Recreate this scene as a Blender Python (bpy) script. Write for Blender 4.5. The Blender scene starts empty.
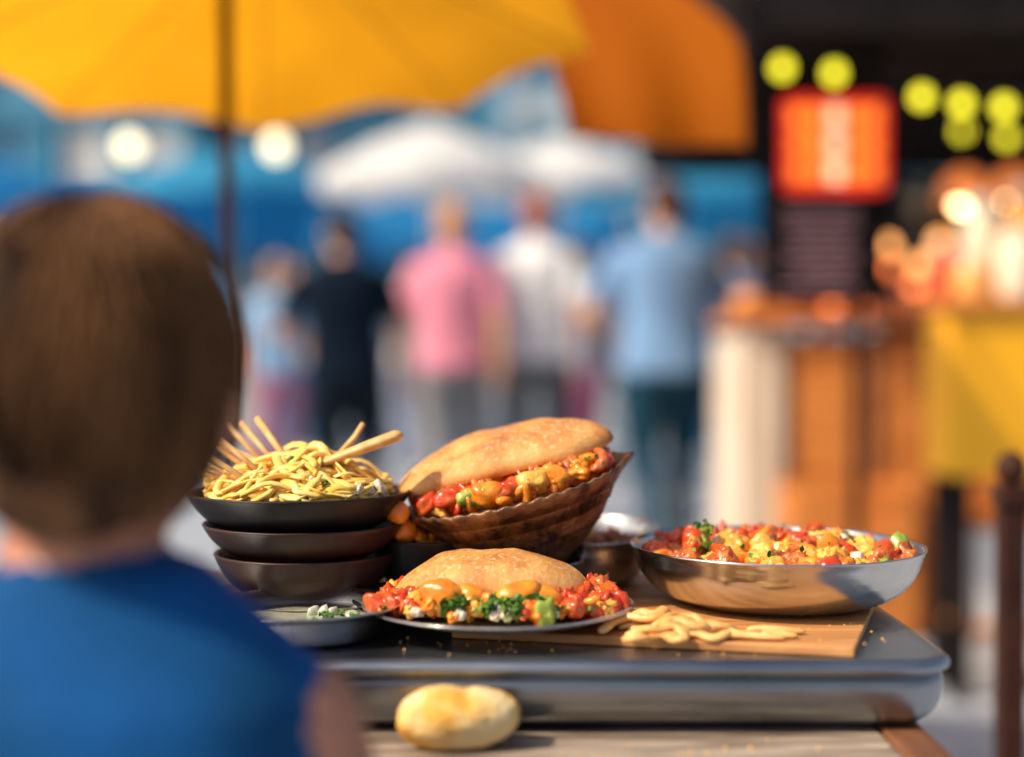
import bpy, bmesh, math, random
from mathutils import Vector, Matrix, noise, Euler
from mathutils.bvhtree import BVHTree
R = random.Random(7)
scene = bpy.context.scene
V = Vector

# ---------------------------------------------------------------- materials
def _new(name):
    m = bpy.data.materials.new(name); m.use_nodes = True
    nt = m.node_tree
    return m, nt, nt.nodes['Principled BSDF']

def mat(name, c1, c2=None, scale=12, rough=.6, metal=0, bump=0, bscale=None, sss=0, stretch=(1,1,1),
        detail=5, lo=.35, hi=.65, emit=None, estr=0, coat=0, rvar=0, spec=None, bstretch=None):
    m, nt, b = _new(name)
    N, L = nt.nodes, nt.links
    b.inputs['Base Color'].default_value = (*c1, 1)
    b.inputs['Roughness'].default_value = rough
    b.inputs['Metallic'].default_value = metal
    if coat: b.inputs['Coat Weight'].default_value = coat; b.inputs['Coat Roughness'].default_value = .15
    if spec is not None: b.inputs['Specular IOR Level'].default_value = spec
    if sss:
        b.inputs['Subsurface Weight'].default_value = sss
        b.inputs['Subsurface Radius'].default_value = (.012, .006, .003)
        b.inputs['Subsurface Scale'].default_value = .5
    if emit:
        b.inputs['Emission Color'].default_value = (*emit, 1); b.inputs['Emission Strength'].default_value = estr
    tc = N.new('ShaderNodeTexCoord'); mp = N.new('ShaderNodeMapping')
    mp.inputs['Scale'].default_value = stretch
    L.new(tc.outputs['Object'], mp.inputs['Vector'])
    if c2 is not None or rvar:
        nz = N.new('ShaderNodeTexNoise'); nz.inputs['Scale'].default_value = scale; nz.inputs['Detail'].default_value = detail
        L.new(mp.outputs[0], nz.inputs['Vector'])
        if c2 is not None:
            r = N.new('ShaderNodeValToRGB'); r.color_ramp.elements[0].position = lo; r.color_ramp.elements[1].position = hi
            r.color_ramp.elements[0].color = (*c1, 1); r.color_ramp.elements[1].color = (*c2, 1)
            L.new(nz.outputs['Fac'], r.inputs['Fac']); L.new(r.outputs['Color'], b.inputs['Base Color'])
        if rvar:
            mr = N.new('ShaderNodeMapRange'); mr.inputs['From Min'].default_value = .3; mr.inputs['From Max'].default_value = .7
            mr.inputs['To Min'].default_value = max(0, rough-rvar); mr.inputs['To Max'].default_value = rough+rvar
            L.new(nz.outputs['Fac'], mr.inputs['Value']); L.new(mr.outputs[0], b.inputs['Roughness'])
    if bump:
        nb = N.new('ShaderNodeTexNoise'); nb.inputs['Scale'].default_value = bscale or scale*3; nb.inputs['Detail'].default_value = 6
        src = mp
        if bstretch:
            src = N.new('ShaderNodeMapping'); src.inputs['Scale'].default_value = bstretch; L.new(tc.outputs['Object'], src.inputs['Vector'])
        L.new(src.outputs[0], nb.inputs['Vector'])
        bp = N.new('ShaderNodeBump'); bp.inputs['Strength'].default_value = bump; bp.inputs['Distance'].default_value = .003
        L.new(nb.outputs['Fac'], bp.inputs['Height']); L.new(bp.outputs[0], b.inputs['Normal'])
    return m

def cloth_trans(name, c, ct, tfac=.5, rough=.8):
    m, nt, b = _new(name); N, L = nt.nodes, nt.links
    out = N['Material Output']
    b.inputs['Base Color'].default_value = (*c, 1); b.inputs['Roughness'].default_value = rough
    b.inputs['Specular IOR Level'].default_value = .2
    tc = N.new('ShaderNodeTexCoord'); nz = N.new('ShaderNodeTexNoise'); nz.inputs['Scale'].default_value = 3.5
    L.new(tc.outputs['Object'], nz.inputs['Vector'])
    r = N.new('ShaderNodeValToRGB'); r.color_ramp.elements[0].position = .3; r.color_ramp.elements[1].position = .7
    r.color_ramp.elements[0].color = (*[k*.78 for k in ct], 1); r.color_ramp.elements[1].color = (*ct, 1)
    L.new(nz.outputs['Fac'], r.inputs['Fac'])
    t = N.new('ShaderNodeBsdfTranslucent'); L.new(r.outputs[0], t.inputs['Color'])
    mx = N.new('ShaderNodeMixShader'); mx.inputs[0].default_value = tfac
    L.new(b.outputs[0], mx.inputs[1]); L.new(t.outputs[0], mx.inputs[2]); L.new(mx.outputs[0], out.inputs[0])
    return m

def emis(name, c, s):
    return mat(name, c, rough=.4, emit=c, estr=s)

# ---------------------------------------------------------------- mesh builder
_ico = {}
def ico(sub):
    if sub not in _ico:
        bm = bmesh.new(); bmesh.ops.create_icosphere(bm, subdivisions=sub, radius=1)
        _ico[sub] = ([v.co.copy() for v in bm.verts], [[v.index for v in f.verts] for f in bm.faces]); bm.free()
    return _ico[sub]

class MB:
    def __init__(s): s.v, s.f, s.m = [], [], []
    def add(s, vs, fs, mi=0, M=None):
        o = len(s.v)
        s.v += [(M @ V(v)) if M is not None else V(v) for v in vs]
        s.f += [[i+o for i in f] for f in fs]; s.m += [mi]*len(fs)
    def chunk(s, c, r, mi=0, rot=None, amp=.15, fr=1.6, sub=2, M=None, cube=0):
        vs, fs = ico(sub); sd = V((R.uniform(-50,50), R.uniform(-50,50), R.uniform(-50,50)))
        if not hasattr(r, '__len__'): r = (r, r, r)
        rm = (rot or Euler((0,0,0))).to_matrix(); out = []
        for d in vs:
            k = 1 + amp*noise.noise(d*fr+sd)*2
            if cube: k /= max(abs(d.x), abs(d.y), abs(d.z))**cube; k *= .9
            out.append(rm @ (V((d.x*r[0], d.y*r[1], d.z*r[2]))*k) + V(c))
        s.add(out, fs, mi, M)
    def rings(s, rings, mi=0, M=None, cap=True):
        n = len(rings[0]); vs = [p for r in rings for p in r]; fs = []
        for i in range(len(rings)-1):
            for j in range(n):
                k = (j+1) % n
                fs.append([i*n+j, i*n+k, (i+1)*n+k, (i+1)*n+j])
        if cap:
            fs.append(list(range(n))[::-1]); fs.append([(len(rings)-1)*n+j for j in range(n)])
        s.add(vs, fs, mi, M)
    def lathe(s, prof, n=48, mi=0, M=None, fn=None):
        rs = []
        for r, z in prof:
            ring = []
            for j in range(n):
                a = 2*math.pi*j/n; p = V((r*math.cos(a), r*math.sin(a), z))
                if fn: p = fn(p, a, r)
                ring.append(p)
            rs.append(ring)
        s.rings(rs, mi, M, cap=False)
        o = len(s.v)-len(rs)*n
        if prof[0][0] < .02: s.f.append([o+j for j in range(n)][::-1]); s.m.append(mi)
        if prof[-1][0] < .5 and prof[-1][0] <= prof[0][0]*1.5+.2:
            s.f.append([o+(len(rs)-1)*n+j for j in range(n)]); s.m.append(mi)
    def tube(s, pts, rad, mi=0, n=8, flat=1.0, M=None, up=None):
        pts = [V(p) for p in pts]
        if not hasattr(rad, '__len__'): rad = [rad]*len(pts)
        rings = []; prev = V(up) if up else None
        for i, p in enumerate(pts):
            t = (pts[min(i+1, len(pts)-1)]-pts[max(i-1, 0)])
            t = t.normalized() if t.length > 1e-9 else V((0,0,1))
            if prev is None: prev = V((0,0,1)) if abs(t.z) < .9 else V((1,0,0))
            nn = (prev - t*prev.dot(t))
            nn = nn.normalized() if nn.length > 1e-6 else t.orthogonal().normalized()
            prev = nn; b = t.cross(nn)
            rings.append([p + (nn*math.cos(2*math.pi*j/n)*flat + b*math.sin(2*math.pi*j/n))*rad[i] for j in range(n)])
        s.rings(rings, mi, M)
    def limb(s, pts, rad, mi=0, n=14, seg=4, flat=1.0):
        P = [V(p) for p in pts]; out = []; rr = []
        for i in range(len(P)-1):
            p0 = P[max(i-1,0)]; p1 = P[i]; p2 = P[i+1]; p3 = P[min(i+2,len(P)-1)]
            for k in range(seg):
                t = k/seg
                c = .5*((2*p1)+(p2-p0)*t+(2*p0-5*p1+4*p2-p3)*t*t+(-p0+3*p1-3*p2+p3)*t**3)
                out.append(c); rr.append(rad[i]*(1-t)+rad[i+1]*t)
        out.append(P[-1]); rr.append(rad[-1])
        d0 = (out[0]-out[1]).normalized(); d1 = (out[-1]-out[-2]).normalized()
        out = [out[0]+d0*rr[0]*.6, out[0]+d0*rr[0]*.35]+out+[out[-1]+d1*rr[-1]*.35, out[-1]+d1*rr[-1]*.6]
        rr = [rr[0]*.35, rr[0]*.8]+rr+[rr[-1]*.8, rr[-1]*.35]
        s.tube(out, rr, mi, n, flat)
    def box(s, c, d, mi=0, M=None, rz=0):
        x, y, z = d[0]/2, d[1]/2, d[2]/2; rm = Matrix.Rotation(rz, 3, 'Z')
        vs = [rm @ V((a*x, b*y, e*z)) + V(c) for a in (-1,1) for b in (-1,1) for e in (-1,1)]
        s.add(vs, [[0,1,3,2],[4,6,7,5],[0,4,5,1],[2,3,7,6],[0,2,6,4],[1,5,7,3]], mi, M)
    def leaf(s, c, sz, mi=0, rot=None, M=None):
        n = 6; vs = []; fs = []; rm = (rot or Euler((0,0,0))).to_matrix(); sd = R.uniform(0, 50)
        for i in range(n):
            for j in range(n):
                u, v = i/(n-1)*2-1, j/(n-1)*2-1
                w = math.sqrt(max(.03, 1-u*u))*(1+.25*math.sin(i*2.4+sd))
                z = .5*noise.noise(V((u*1.9+sd, v*1.9, 0)))*2
                vs.append(rm @ (V((u, v*w*.7, z))*sz) + V(c))
        for i in range(n-1):
            for j in range(n-1): fs.append([i*n+j, i*n+j+1, (i+1)*n+j+1, (i+1)*n+j])
        s.add(vs, fs, mi, M)
    def mesh(s, name):
        me = bpy.data.meshes.new(name); me.from_pydata([tuple(v) for v in s.v], [], s.f); me.update()
        me.polygons.foreach_set('material_index', s.m)
        bm = bmesh.new(); bm.from_mesh(me); bmesh.ops.recalc_face_normals(bm, faces=bm.faces); bm.to_mesh(me); bm.free()
        return me
    def build(s, name, mats, parent=None, smooth=True, sub=0, bevel=0):
        xs = [v.x for v in s.v]; ys = [v.y for v in s.v]; zs = [v.z for v in s.v]
        o = V(((min(xs)+max(xs))/2, (min(ys)+max(ys))/2, min(zs)))
        s.v = [v-o for v in s.v]
        me = s.mesh(name); s.v = [v+o for v in s.v]
        for m in (mats if isinstance(mats, (list, tuple)) else [mats]): me.materials.append(m)
        me.polygons.foreach_set('use_smooth', [smooth]*len(me.polygons))
        ob = bpy.data.objects.new(name, me); scene.collection.objects.link(ob); ob.location = o
        if bevel:
            md = ob.modifiers.new('B', 'BEVEL'); md.width = bevel; md.segments = 2; md.limit_method = 'ANGLE'
        if sub:
            md = ob.modifiers.new('U', 'SUBSURF'); md.levels = sub; md.render_levels = sub
        if parent:
            ob.parent = parent; ob.matrix_parent_inverse = Matrix.Translation(-parent.location)
        return ob

def root(name, loc):
    e = bpy.data.objects.new(name, None); e.location = loc; e.empty_display_size = .05
    scene.collection.objects.link(e); return e

# ---------------------------------------------------------------- world / light / camera
SUN_EL, SUN_AZ = math.radians(45), math.radians(-116)   # azimuth from +Y toward +X
sd = V((math.sin(SUN_AZ)*math.cos(SUN_EL), math.cos(SUN_AZ)*math.cos(SUN_EL), math.sin(SUN_EL)))
w = bpy.data.worlds.new("World"); scene.world = w; w.use_nodes = True
nt = w.node_tree; sk = nt.nodes.new('ShaderNodeTexSky'); sk.sky_type = 'NISHITA'; sk.sun_disc = False
sk.sun_elevation = SUN_EL; sk.sun_rotation = SUN_AZ % (2*math.pi); sk.dust_density = 4
nt.links.new(sk.outputs[0], nt.nodes['Background'].inputs[0]); nt.nodes['Background'].inputs[1].default_value = .14
sl = bpy.data.lights.new('sun', 'SUN'); sl.energy = 5.0; sl.angle = math.radians(1.5); sl.color = (1, .84, .62)
so = bpy.data.objects.new('sun', sl); scene.collection.objects.link(so); so.location = sd*50
so.rotation_euler = sd.to_track_quat('Z', 'Y').to_euler()

cam = bpy.data.cameras.new('camera'); co = bpy.data.objects.new('camera', cam); scene.collection.objects.link(co)
co.location = (0, 0, .97); cam.lens = 50; cam.sensor_width = 36; cam.clip_start = .02; cam.clip_end = 1500
co.rotation_euler = (math.radians(90-1.15), 0, 0)
cam.dof.use_dof = True; cam.dof.focus_distance = 1.23; cam.dof.aperture_fstop = 1.25
scene.camera = co
scene.view_settings.view_transform = 'Standard'; scene.view_settings.look = 'None'; scene.view_settings.exposure = 0

# ---------------------------------------------------------------- shared materials
steel = mat('brushed_steel', (.46,.45,.44), (.68,.66,.64), 9, .23, 1, bump=.12, bscale=14, bstretch=(1,1,14), rvar=.09)
steel_dark = mat('tray_steel', (.20,.22,.25), (.38,.40,.42), 7, .31, 1, bump=.2, bscale=30, rvar=.13, stretch=(.4,1,1), bstretch=(.5,5,5))
bl_glaze = mat('black_glaze', (.006,.006,.008), (.018,.014,.014), 20, .42, 0, spec=.35, bump=.1)
br_glaze = mat('brown_glaze', (.020,.008,.007), (.045,.017,.012), 20, .40, 0, spec=.4, bump=.1)
clay = mat('bronzed_clay', (.05,.022,.012), (.27,.13,.06), 46, .36, .45, bump=.9, bscale=130, rvar=.1)
porcelain = mat('grey_enamel', (.40,.39,.38), (.58,.56,.53), 8, .2, .7, rvar=.06)
board_m = mat('board_wood', (.42,.17,.05), (.62,.31,.11), 14, .5, 0, bump=.3, bscale=30, stretch=(.6,6,6))
table_m = mat('table_wood', (.14,.10,.075), (.42,.34,.27), 11, .6, 0, bump=.7, bscale=26, stretch=(.8,6,3), lo=.38, hi=.62, detail=8)
brown_wood = mat('brown_wood', (.12,.045,.02), (.24,.10,.045), 12, .5, 0, bump=.3, bscale=30, stretch=(3,.6,3))
tomato = mat('tomato', (.55,.035,.008), (.76,.13,.018), 55, .25, 0, sss=.15, coat=.3, bump=.35, bscale=180)
carrot = mat('carrot', (.80,.17,.008), (.94,.34,.025), 60, .3, 0, sss=.15, coat=.25, bump=.35, bscale=200)
gold = mat('golden_potato', (.80,.32,.03), (.90,.50,.10), 60, .34, 0, sss=.1, coat=.25, bump=.5, bscale=200)
meat = mat('stewed_meat', (.42,.075,.012), (.72,.20,.035), 80, .3, 0, coat=.4, bump=.7, bscale=200)
green = mat('herb_green', (.03,.11,.010), (.12,.26,.025), 60, .45, 0)
lime = mat('pepper_green', (.20,.30,.03), (.38,.46,.07), 60, .3, 0, coat=.3)
white_f = mat('cheese_white', (.78,.72,.60), (.66,.54,.36), 60, .5, 0, sss=.2, bump=.4)
sauce = mat('tomato_sauce', (.50,.08,.010), (.72,.24,.03), 40, .2, 0, coat=.5, bump=.8, bscale=140)
noodle_m = mat('noodle', (.93,.54,.085), (.98,.72,.23), 40, .38, 0, sss=.15, coat=.2)
strip_m = mat('dough_strip', (.72,.34,.085), (.88,.54,.20), 34, .5, 0, sss=.1, coat=.1, bump=.4, bscale=140)
stick = mat('pale_wood', (.62,.32,.10), (.80,.47,.19), 40, .5, 0, stretch=(2,2,2))

def bread_mat():
    m, nt, b = _new('bread_crust'); N, L = nt.nodes, nt.links
    tc = N.new('ShaderNodeTexCoord')
    n1 = N.new('ShaderNodeTexNoise'); n1.inputs['Scale'].default_value = 24; n1.inputs['Detail'].default_value = 7; n1.inputs['Roughness'].default_value = .62
    n2 = N.new('ShaderNodeTexNoise'); n2.inputs['Scale'].default_value = 230; n2.inputs['Detail'].default_value = 5; n2.inputs['Roughness'].default_value = .75
    for n in (n1, n2): L.new(tc.outputs['Object'], n.inputs['Vector'])
    r1 = N.new('ShaderNodeValToRGB'); e = r1.color_ramp.elements
    e[0].position = .30; e[0].color = (.36,.10,.018,1); e[1].position = .76; e[1].color = (.84,.48,.17,1)
    k = e.new(.5); k.color = (.68,.29,.068,1)
    L.new(n1.outputs['Fac'], r1.inputs['Fac'])
    r2 = N.new('ShaderNodeValToRGB'); r2.color_ramp.elements[0].position = .52; r2.color_ramp.elements[1].position = .66
    L.new(n2.outputs['Fac'], r2.inputs['Fac'])
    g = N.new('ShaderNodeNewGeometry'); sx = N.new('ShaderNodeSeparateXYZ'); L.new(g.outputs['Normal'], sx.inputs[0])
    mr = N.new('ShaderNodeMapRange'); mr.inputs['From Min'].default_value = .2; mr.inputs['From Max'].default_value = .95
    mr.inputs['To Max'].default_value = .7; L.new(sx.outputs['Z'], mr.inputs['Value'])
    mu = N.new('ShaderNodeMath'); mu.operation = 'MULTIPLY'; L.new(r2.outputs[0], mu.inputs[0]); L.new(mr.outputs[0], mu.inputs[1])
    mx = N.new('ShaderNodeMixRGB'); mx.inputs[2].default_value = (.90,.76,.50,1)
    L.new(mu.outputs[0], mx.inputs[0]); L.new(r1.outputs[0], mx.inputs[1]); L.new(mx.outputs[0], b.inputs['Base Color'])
    b.inputs['Roughness'].default_value = .5
    b.inputs['Subsurface Weight'].default_value = .1; b.inputs['Subsurface Scale'].default_value = .01
    bp = N.new('ShaderNodeBump'); bp.inputs['Strength'].default_value = .7; bp.inputs['Distance'].default_value = .002
    ad = N.new('ShaderNodeMath'); ad.operation = 'ADD'; L.new(n1.outputs['Fac'], ad.inputs[0]); L.new(n2.outputs['Fac'], ad.inputs[1])
    L.new(ad.outputs[0], bp.inputs['Height']); L.new(bp.outputs[0], b.inputs['Normal'])
    return m
bread = bread_mat()
crumb = mat('bread_crumb', (.82,.64,.36), (.70,.46,.20), 70, .7, 0, bump=.6, bscale=160)

# ---------------------------------------------------------------- table and tray
mb = MB()
x0, x1 = -.95, .285
ny = 9; y = .975; pw = .079
for i in range(ny):
    mb.box(((x0+x1)/2, y+pw/2, .66+R.uniform(-.0006,.0006)), (x1-x0, pw-.003, .03), 0); y += pw
mb.box((.303, .975+.354, .66), (.034, .708, .034), 1)
mb.box((-.968, .975+.354, .66), (.034, .708, .034), 1)
for xx in (-.9, .25):
    for yy in (1.03, 1.62):
        mb.box((xx, yy, .3215), (.05, .05, .643), 1)
mb.box((-.325, 1.03, .60), (1.09, .022, .07), 1); mb.box((-.325, 1.62, .60), (1.09, .022, .07), 1)
mb.build('wooden_table', [table_m, brown_wood], smooth=False, bevel=.003)

def rrect(xa, xb, ya, yb, r, z, inset, n=8):
    xa += inset; xb -= inset; ya += inset; yb -= inset; r = max(.004, r-inset); out = []
    for cx, cy, a0 in ((xb-r, yb-r, 0), (xa+r, yb-r, 90), (xa+r, ya+r, 180), (xb-r, ya+r, 270)):
        for k in range(n+1):
            a = math.radians(a0+90*k/n); out.append(V((cx+r*math.cos(a), cy+r*math.sin(a), z)))
    return out
mb = MB()
prof = [(.677,.034),(.678,.026),(.682,.017),(.690,.010),(.700,.0065),(.712,.005),(.717,.006),(.7185,.009),(.7195,.0095),(.7205,.006),(.7225,.0015),(.726,-.0005),(.7300,.001),(.7328,.005),(.7335,.010),(.7325,.016),(.7305,.023),(.7303,.030)]
mb.rings([rrect(-.56, .345, 1.075, 1.52, .045, z, i) for z, i in prof], 0)
mb.build('metal_griddle_tray', steel_dark, sub=1)

mb = MB()
poly = [(-.05,1.175),(.266,1.100),(.333,1.30),(.333,1.47),(-.05,1.49)]
mb.rings([[V((x, y, z)) for x, y in poly] for z in (.7309, .7385)], 0)
mb.build('cutting_board', board_m, smooth=False, bevel=.0015)

# ---------------------------------------------------------------- steel pan with stew
def pan_prof(r, z0, h, rb, th=.002):
    o = [(.001, z0), (rb*.6, z0), (rb*.92, z0+.0005), (rb, z0+.002), (rb+(r-rb)*.42, z0+h*.15), (rb+(r-rb)*.72, z0+h*.38), (rb+(r-rb)*.90, z0+h*.68), (r-.0025, z0+h-.006), (r-.0008, z0+h-.002),
         (r+.001, z0+h+.0004), (r, z0+h+.0020), (r-.0035, z0+h+.0012)]
    i = [(rb+(r-rb)*.85, z0+h*.68), (rb+(r-rb)*.66, z0+h*.40), (rb+(r-rb)*.35, z0+h*.2), (rb-.004, z0+.004), (.001, z0+.004)]
    return o+i
T = Matrix.Translation
mb = MB(); PX, PY = .243, 1.305
mb.lathe(pan_prof(.1335, .7388, .052, .085), 72, 0, T((PX, PY, 0)))
pan = mb.build('steel_serving_pan', steel, sub=1)

FM = [tomato, carrot, gold, meat, green, lime, white_f, sauce]
def rr(): return Euler((R.uniform(0,6.3), R.uniform(0,6.3), R.uniform(0,6.3)))
def pick(wts):
    t = R.random()*sum(wts); a = 0
    for i, k in enumerate(wts):
        a += k
        if t <= a: return i
    return 0
def curl(mb, c, s, k, M=None):
    rm = Euler((R.uniform(-.6,.6), R.uniform(-.6,.6), R.uniform(0,6.3))).to_matrix(); arc = R.uniform(2.2,3.8); pts = []
    for q in range(9):
        a = arc*(q/8-.5); pts.append(rm @ V((math.cos(a)*s*.72-s*.4, math.sin(a)*s*.72, .1*s*math.sin(a*2)))+V(c))
    rad = [s*f for f in (.20,.34,.40,.41,.39,.35,.29,.22,.12)]
    mb.tube(pts, rad, k, 10, .85, M)
def piece(mb, c, s, k, M=None):
    if k == 4:
        for _ in range(3): mb.leaf(V(c)+V((R.uniform(-1,1),R.uniform(-1,1),R.uniform(0,1)))*s*.5, s*R.uniform(.5,.95), 4, rr(), M)
    elif k == 6: mb.chunk(c, (s*.6, s*.55, s*.45), 6, rr(), .14, 1.4, 3, M, cube=.5)
    elif k == 0:
        if R.random() < .6: mb.chunk(c, (s*1.15, s*.95, s*.5), 0, rr(), .3, 1.5, 3, M, cube=.25)
        else: mb.chunk(c, (s*.95, s*.9, s*.8), 0, rr(), .16, 1.4, 3, M)
    elif k == 1:
        if R.random() < .45: curl(mb, c, s*1.25, 1, M)
        else: mb.chunk(c, (s*1.2, s*.8, s*.5), 1, rr(), .2, 1.4, 3, M, cube=.4)
    elif k == 3:
        if R.random() < .35: curl(mb, c, s*1.25, 3, M)
        else: mb.chunk(c, (s*1.1, s*.85, s*.75), 3, rr(), .4, 2.4, 3, M)
    else: mb.chunk(c, (s, s*.85, s*.7), k, rr(), .26, 1.8, 3, M, cube=.35)

mb = MB()
mb.lathe([(.001,.786)]+[(.12*k/8, .786-.003*(k/8)**2) for k in range(1,9)]+[(.121,.774),(.001,.773)], 64, 7, T((PX,PY,0)),
         fn=lambda p,a,r: V((p.x,p.y,p.z+.006*noise.noise(p*60))))
for i in range(215):
    a = R.uniform(0, 6.283); r = .115*math.sqrt(R.random())
    x, y = r*math.cos(a), r*math.sin(a)
    hump = .012*math.exp(-((x+.06)**2+(y-.02)**2)/.0018) + .006*math.exp(-((x-.03)**2+(y-.03)**2)/.004)
    z = .7845 + hump*(.35+.75*R.random()) + R.uniform(-.003,.003) - .003*(r/.118)**3
    k = pick([5.5,2.5,1.0,3,.12,.15,.2,0] if ((y > -.01 and x < .06) or R.random()<.2) else [.9,4,5,3,.08,.2,.2,0])
    piece(mb, (PX+x, PY+y, z), R.uniform(.0075,.0145), k)
for i in range(26):
    a = R.uniform(0, 6.283); r = .112*math.sqrt(R.random()); mb.leaf((PX+r*math.cos(a), PY+r*math.sin(a), .796), R.uniform(.002,.0035), 4, rr())
for i in range(6): mb.leaf((PX-.066+R.uniform(-.008,.008), PY-.01+R.uniform(-.01,.01), .805+R.uniform(-.004,.006)), .006, 5 if i%3 else 4, rr())
mb.chunk((PX+.107, PY-.022, .793), (.012,.009,.007), 5, rr(), .2, 2, 3)
mb.build('vegetable_stew', FM)

# ---------------------------------------------------------------- bread helper
def bun(mb, L_, W_, H_, mi=0, M=None, droop=0, seed=0, n1=72, n2=40, asym=0, lump=1):
    vs, fs = [], []
    for i in range(n1+1):
        u = -1+2*i/n1; env = (1-abs(u)**2.4)**.55 if abs(u) < 1 else 0
        for j in range(n2):
            a = 2*math.pi*j/n2; c, s = math.cos(a), math.sin(a)
            yy = math.copysign(abs(c)**.85, c)*W_/2*env
            zz = (s**.9 if s > 0 else -.30*abs(s)**.6)*H_*env**.8*(1+asym*u)
            p = V((u*L_/2, yy, zz))
            d = noise.noise(p*22+V((seed,0,0)))*.0042*lump + noise.noise(p*75+V((seed,3,0)))*.0012
            p += V((0, c, s))*d*env; p.z -= droop*u*u
            vs.append(p)
    for i in range(n1):
        for j in range(n2):
            k = (j+1)%n2; fs.append([i*n2+j, i*n2+k, (i+1)*n2+k, (i+1)*n2+j])
    mb.add(vs, fs, mi, M)

# ---------------------------------------------------------------- plate with front sandwich
def plate_prof(r, z0, h=.012):
    return [(.001,z0),(r*.6,z0),(r*.62,z0+.002),(r*.8,z0+h*.45),(r*.97,z0+h*.9),(r,z0+h),(r-.0005,z0+h+.0018),(r-.003,z0+h+.0015),(r*.8,z0+h*.45+.003),(r*.62,z0+.005),(.001,z0+.0045)]
QX, QY = -.012, 1.215
mb = MB(); mb.lathe(plate_prof(.117, .7388, .014), 72, 0, T((QX,QY,0))); mb.build('dinner_plate', porcelain, sub=1)
sw = root('sandwich', (QX, QY, .745))
mb = MB()
M = T((QX-.005, QY+.014, .768)) @ Euler((math.radians(5), math.radians(-1), math.radians(-4))).to_matrix().to_4x4()
bun(mb, .170, .098, .028, 0, M, droop=.009, seed=3)
mb.build('top_bun', bread, sw)
mb = MB(); M = T((QX-.004, QY+.02, .7495)) @ Euler((0,0,math.radians(-4))).to_matrix().to_4x4()
bun(mb, .165, .10, .012, 0, M, seed=9); mb.build('bottom_bun', crumb, sw)
mb = MB()
for i in range(200):
    u = R.uniform(-1,1); t = R.random()
    x = QX+u*.098; y = QY+.025-.092*t*math.sqrt(max(.15,1-(u*.82)**2))
    z = .753 + .018*(1-t)*(1-u*u*.7) + R.uniform(0,.004)
    if abs(u) > .74: k = pick([5,4,.5,1.5,.1,0,.2,0])
    elif -.45 < u < .3 and t > .3: k = pick([.6,1.6,.6,.5,6,.3,1.0,0])
    else: k = pick([2.5,5,1.5,.8,1.5,.4,.4,0])
    piece(mb, (x,y,z), R.uniform(.0065,.0125), k)
for x, z, s in ((-.046,.7665,.0185),(-.024,.765,.013),(.020,.766,.0180),(.040,.7645,.013)):
    mb.chunk((QX+x, QY-.038, z), (s*1.15, s*.7, s*.72), 1, Euler((.2,R.uniform(-.3,.3),R.uniform(-.4,.4))), .14, 1.3, 3)
for x in (-.100,-.086,.082,.096,.103,.070):
    mb.chunk((QX+x, QY-.03+R.uniform(-.012,.012), .757), (.0125,.010,.007), 0, rr(), .22, 1.3, 3, cube=.3)
for x, y in ((-.002,-.062),(.008,-.064),(.045,-.055),(-.03,-.06),(-.066,-.05)):
    mb.chunk((QX+x, QY+y, .7545), (.006,.005,.0045), 6, rr(), .2, 1.5, 3, cube=.5)
for i in range(22):
    x = R.uniform(-.045,.032); mb.leaf((QX+x, QY-.05+R.uniform(-.014,.008), .761+R.uniform(-.003,.004)), R.uniform(.006,.010), 4, rr())
for i in range(50): mb.leaf((QX+R.uniform(-.1,.1), QY-.045+R.uniform(-.02,.015), .759), R.uniform(.0015,.003), R.choice([4,2]), rr())
mb.build('vegetable_filling', FM, sw)

# ---------------------------------------------------------------- clay bowl with open sandwich
CB = V((.004, 1.335, .838)); Mr = (T(CB) @ Euler((math.radians(5), math.radians(-14), 0)).to_matrix().to_4x4())
def scal(p, a, r):
    if r > .097:
        k = (r-.097)/.009; p.z += .0010*k*math.sin(a*44); tip = math.exp(-((a if a < math.pi else a-2*math.pi)/.13)**2)
        p.x += .008*tip*k; p.z += .002*tip*k
    elif r > .05: p.x += .0005*math.sin(a*62)*math.cos(a); p.y += .0005*math.sin(a*62)*math.sin(a)
    return p
prof = [(.001,-.074),(.034,-.074),(.036,-.070),(.046,-.064),(.060,-.052),(.070,-.042),(.0708,-.0405),(.072,-.041),(.0755,-.0365),(.0835,-.024),(.0845,-.0215),(.0858,-.023),(.0935,-.0105),(.0945,-.008),(.0955,-.0095),(.102,-.001),(.1055,.003),(.1065,.006),(.104,.0075),(.1,.004),
        (.092,-.010),(.08,-.026),(.06,-.045),(.03,-.062),(.001,-.064)]
mb = MB(); mb.lathe(prof, 264, 0, Mr, fn=scal)
mb.build('clay_bowl', clay)
sw = root('sandwich', CB)
mb = MB()
M = Mr @ T((-.005, .004, .034)) @ Euler((math.radians(8), math.radians(-1), math.radians(-3))).to_matrix().to_4x4()
bun(mb, .212, .108, .0215, 0, M, droop=.009, seed=21, asym=.12); mb.build('top_bun', bread, sw)
mb = MB(); M = Mr @ T((0, .015, -.006)) @ Euler((math.radians(-4),0,0)).to_matrix().to_4x4()
bun(mb, .178, .15, .012, 0, M, seed=33); mb.build('bottom_bun', crumb, sw)
mb = MB()
for i in range(150):
    u = R.uniform(-1,1); t = R.random()
    x = u*.088; y = .01-.080*t*math.sqrt(max(.1,1-(u*.93)**2)); z = .006+.022*(1-t*.75)*(1-.35*u*u)*R.uniform(.5,1)
    k = pick([2,4.5,.5,4.5,.05,.05,0,0]) if u > -.2 else pick([4,3.5,.6,1.8,.1,.3,.1,0])
    piece(mb, (x,y,z), R.uniform(.010,.0150), k, Mr)
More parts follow.
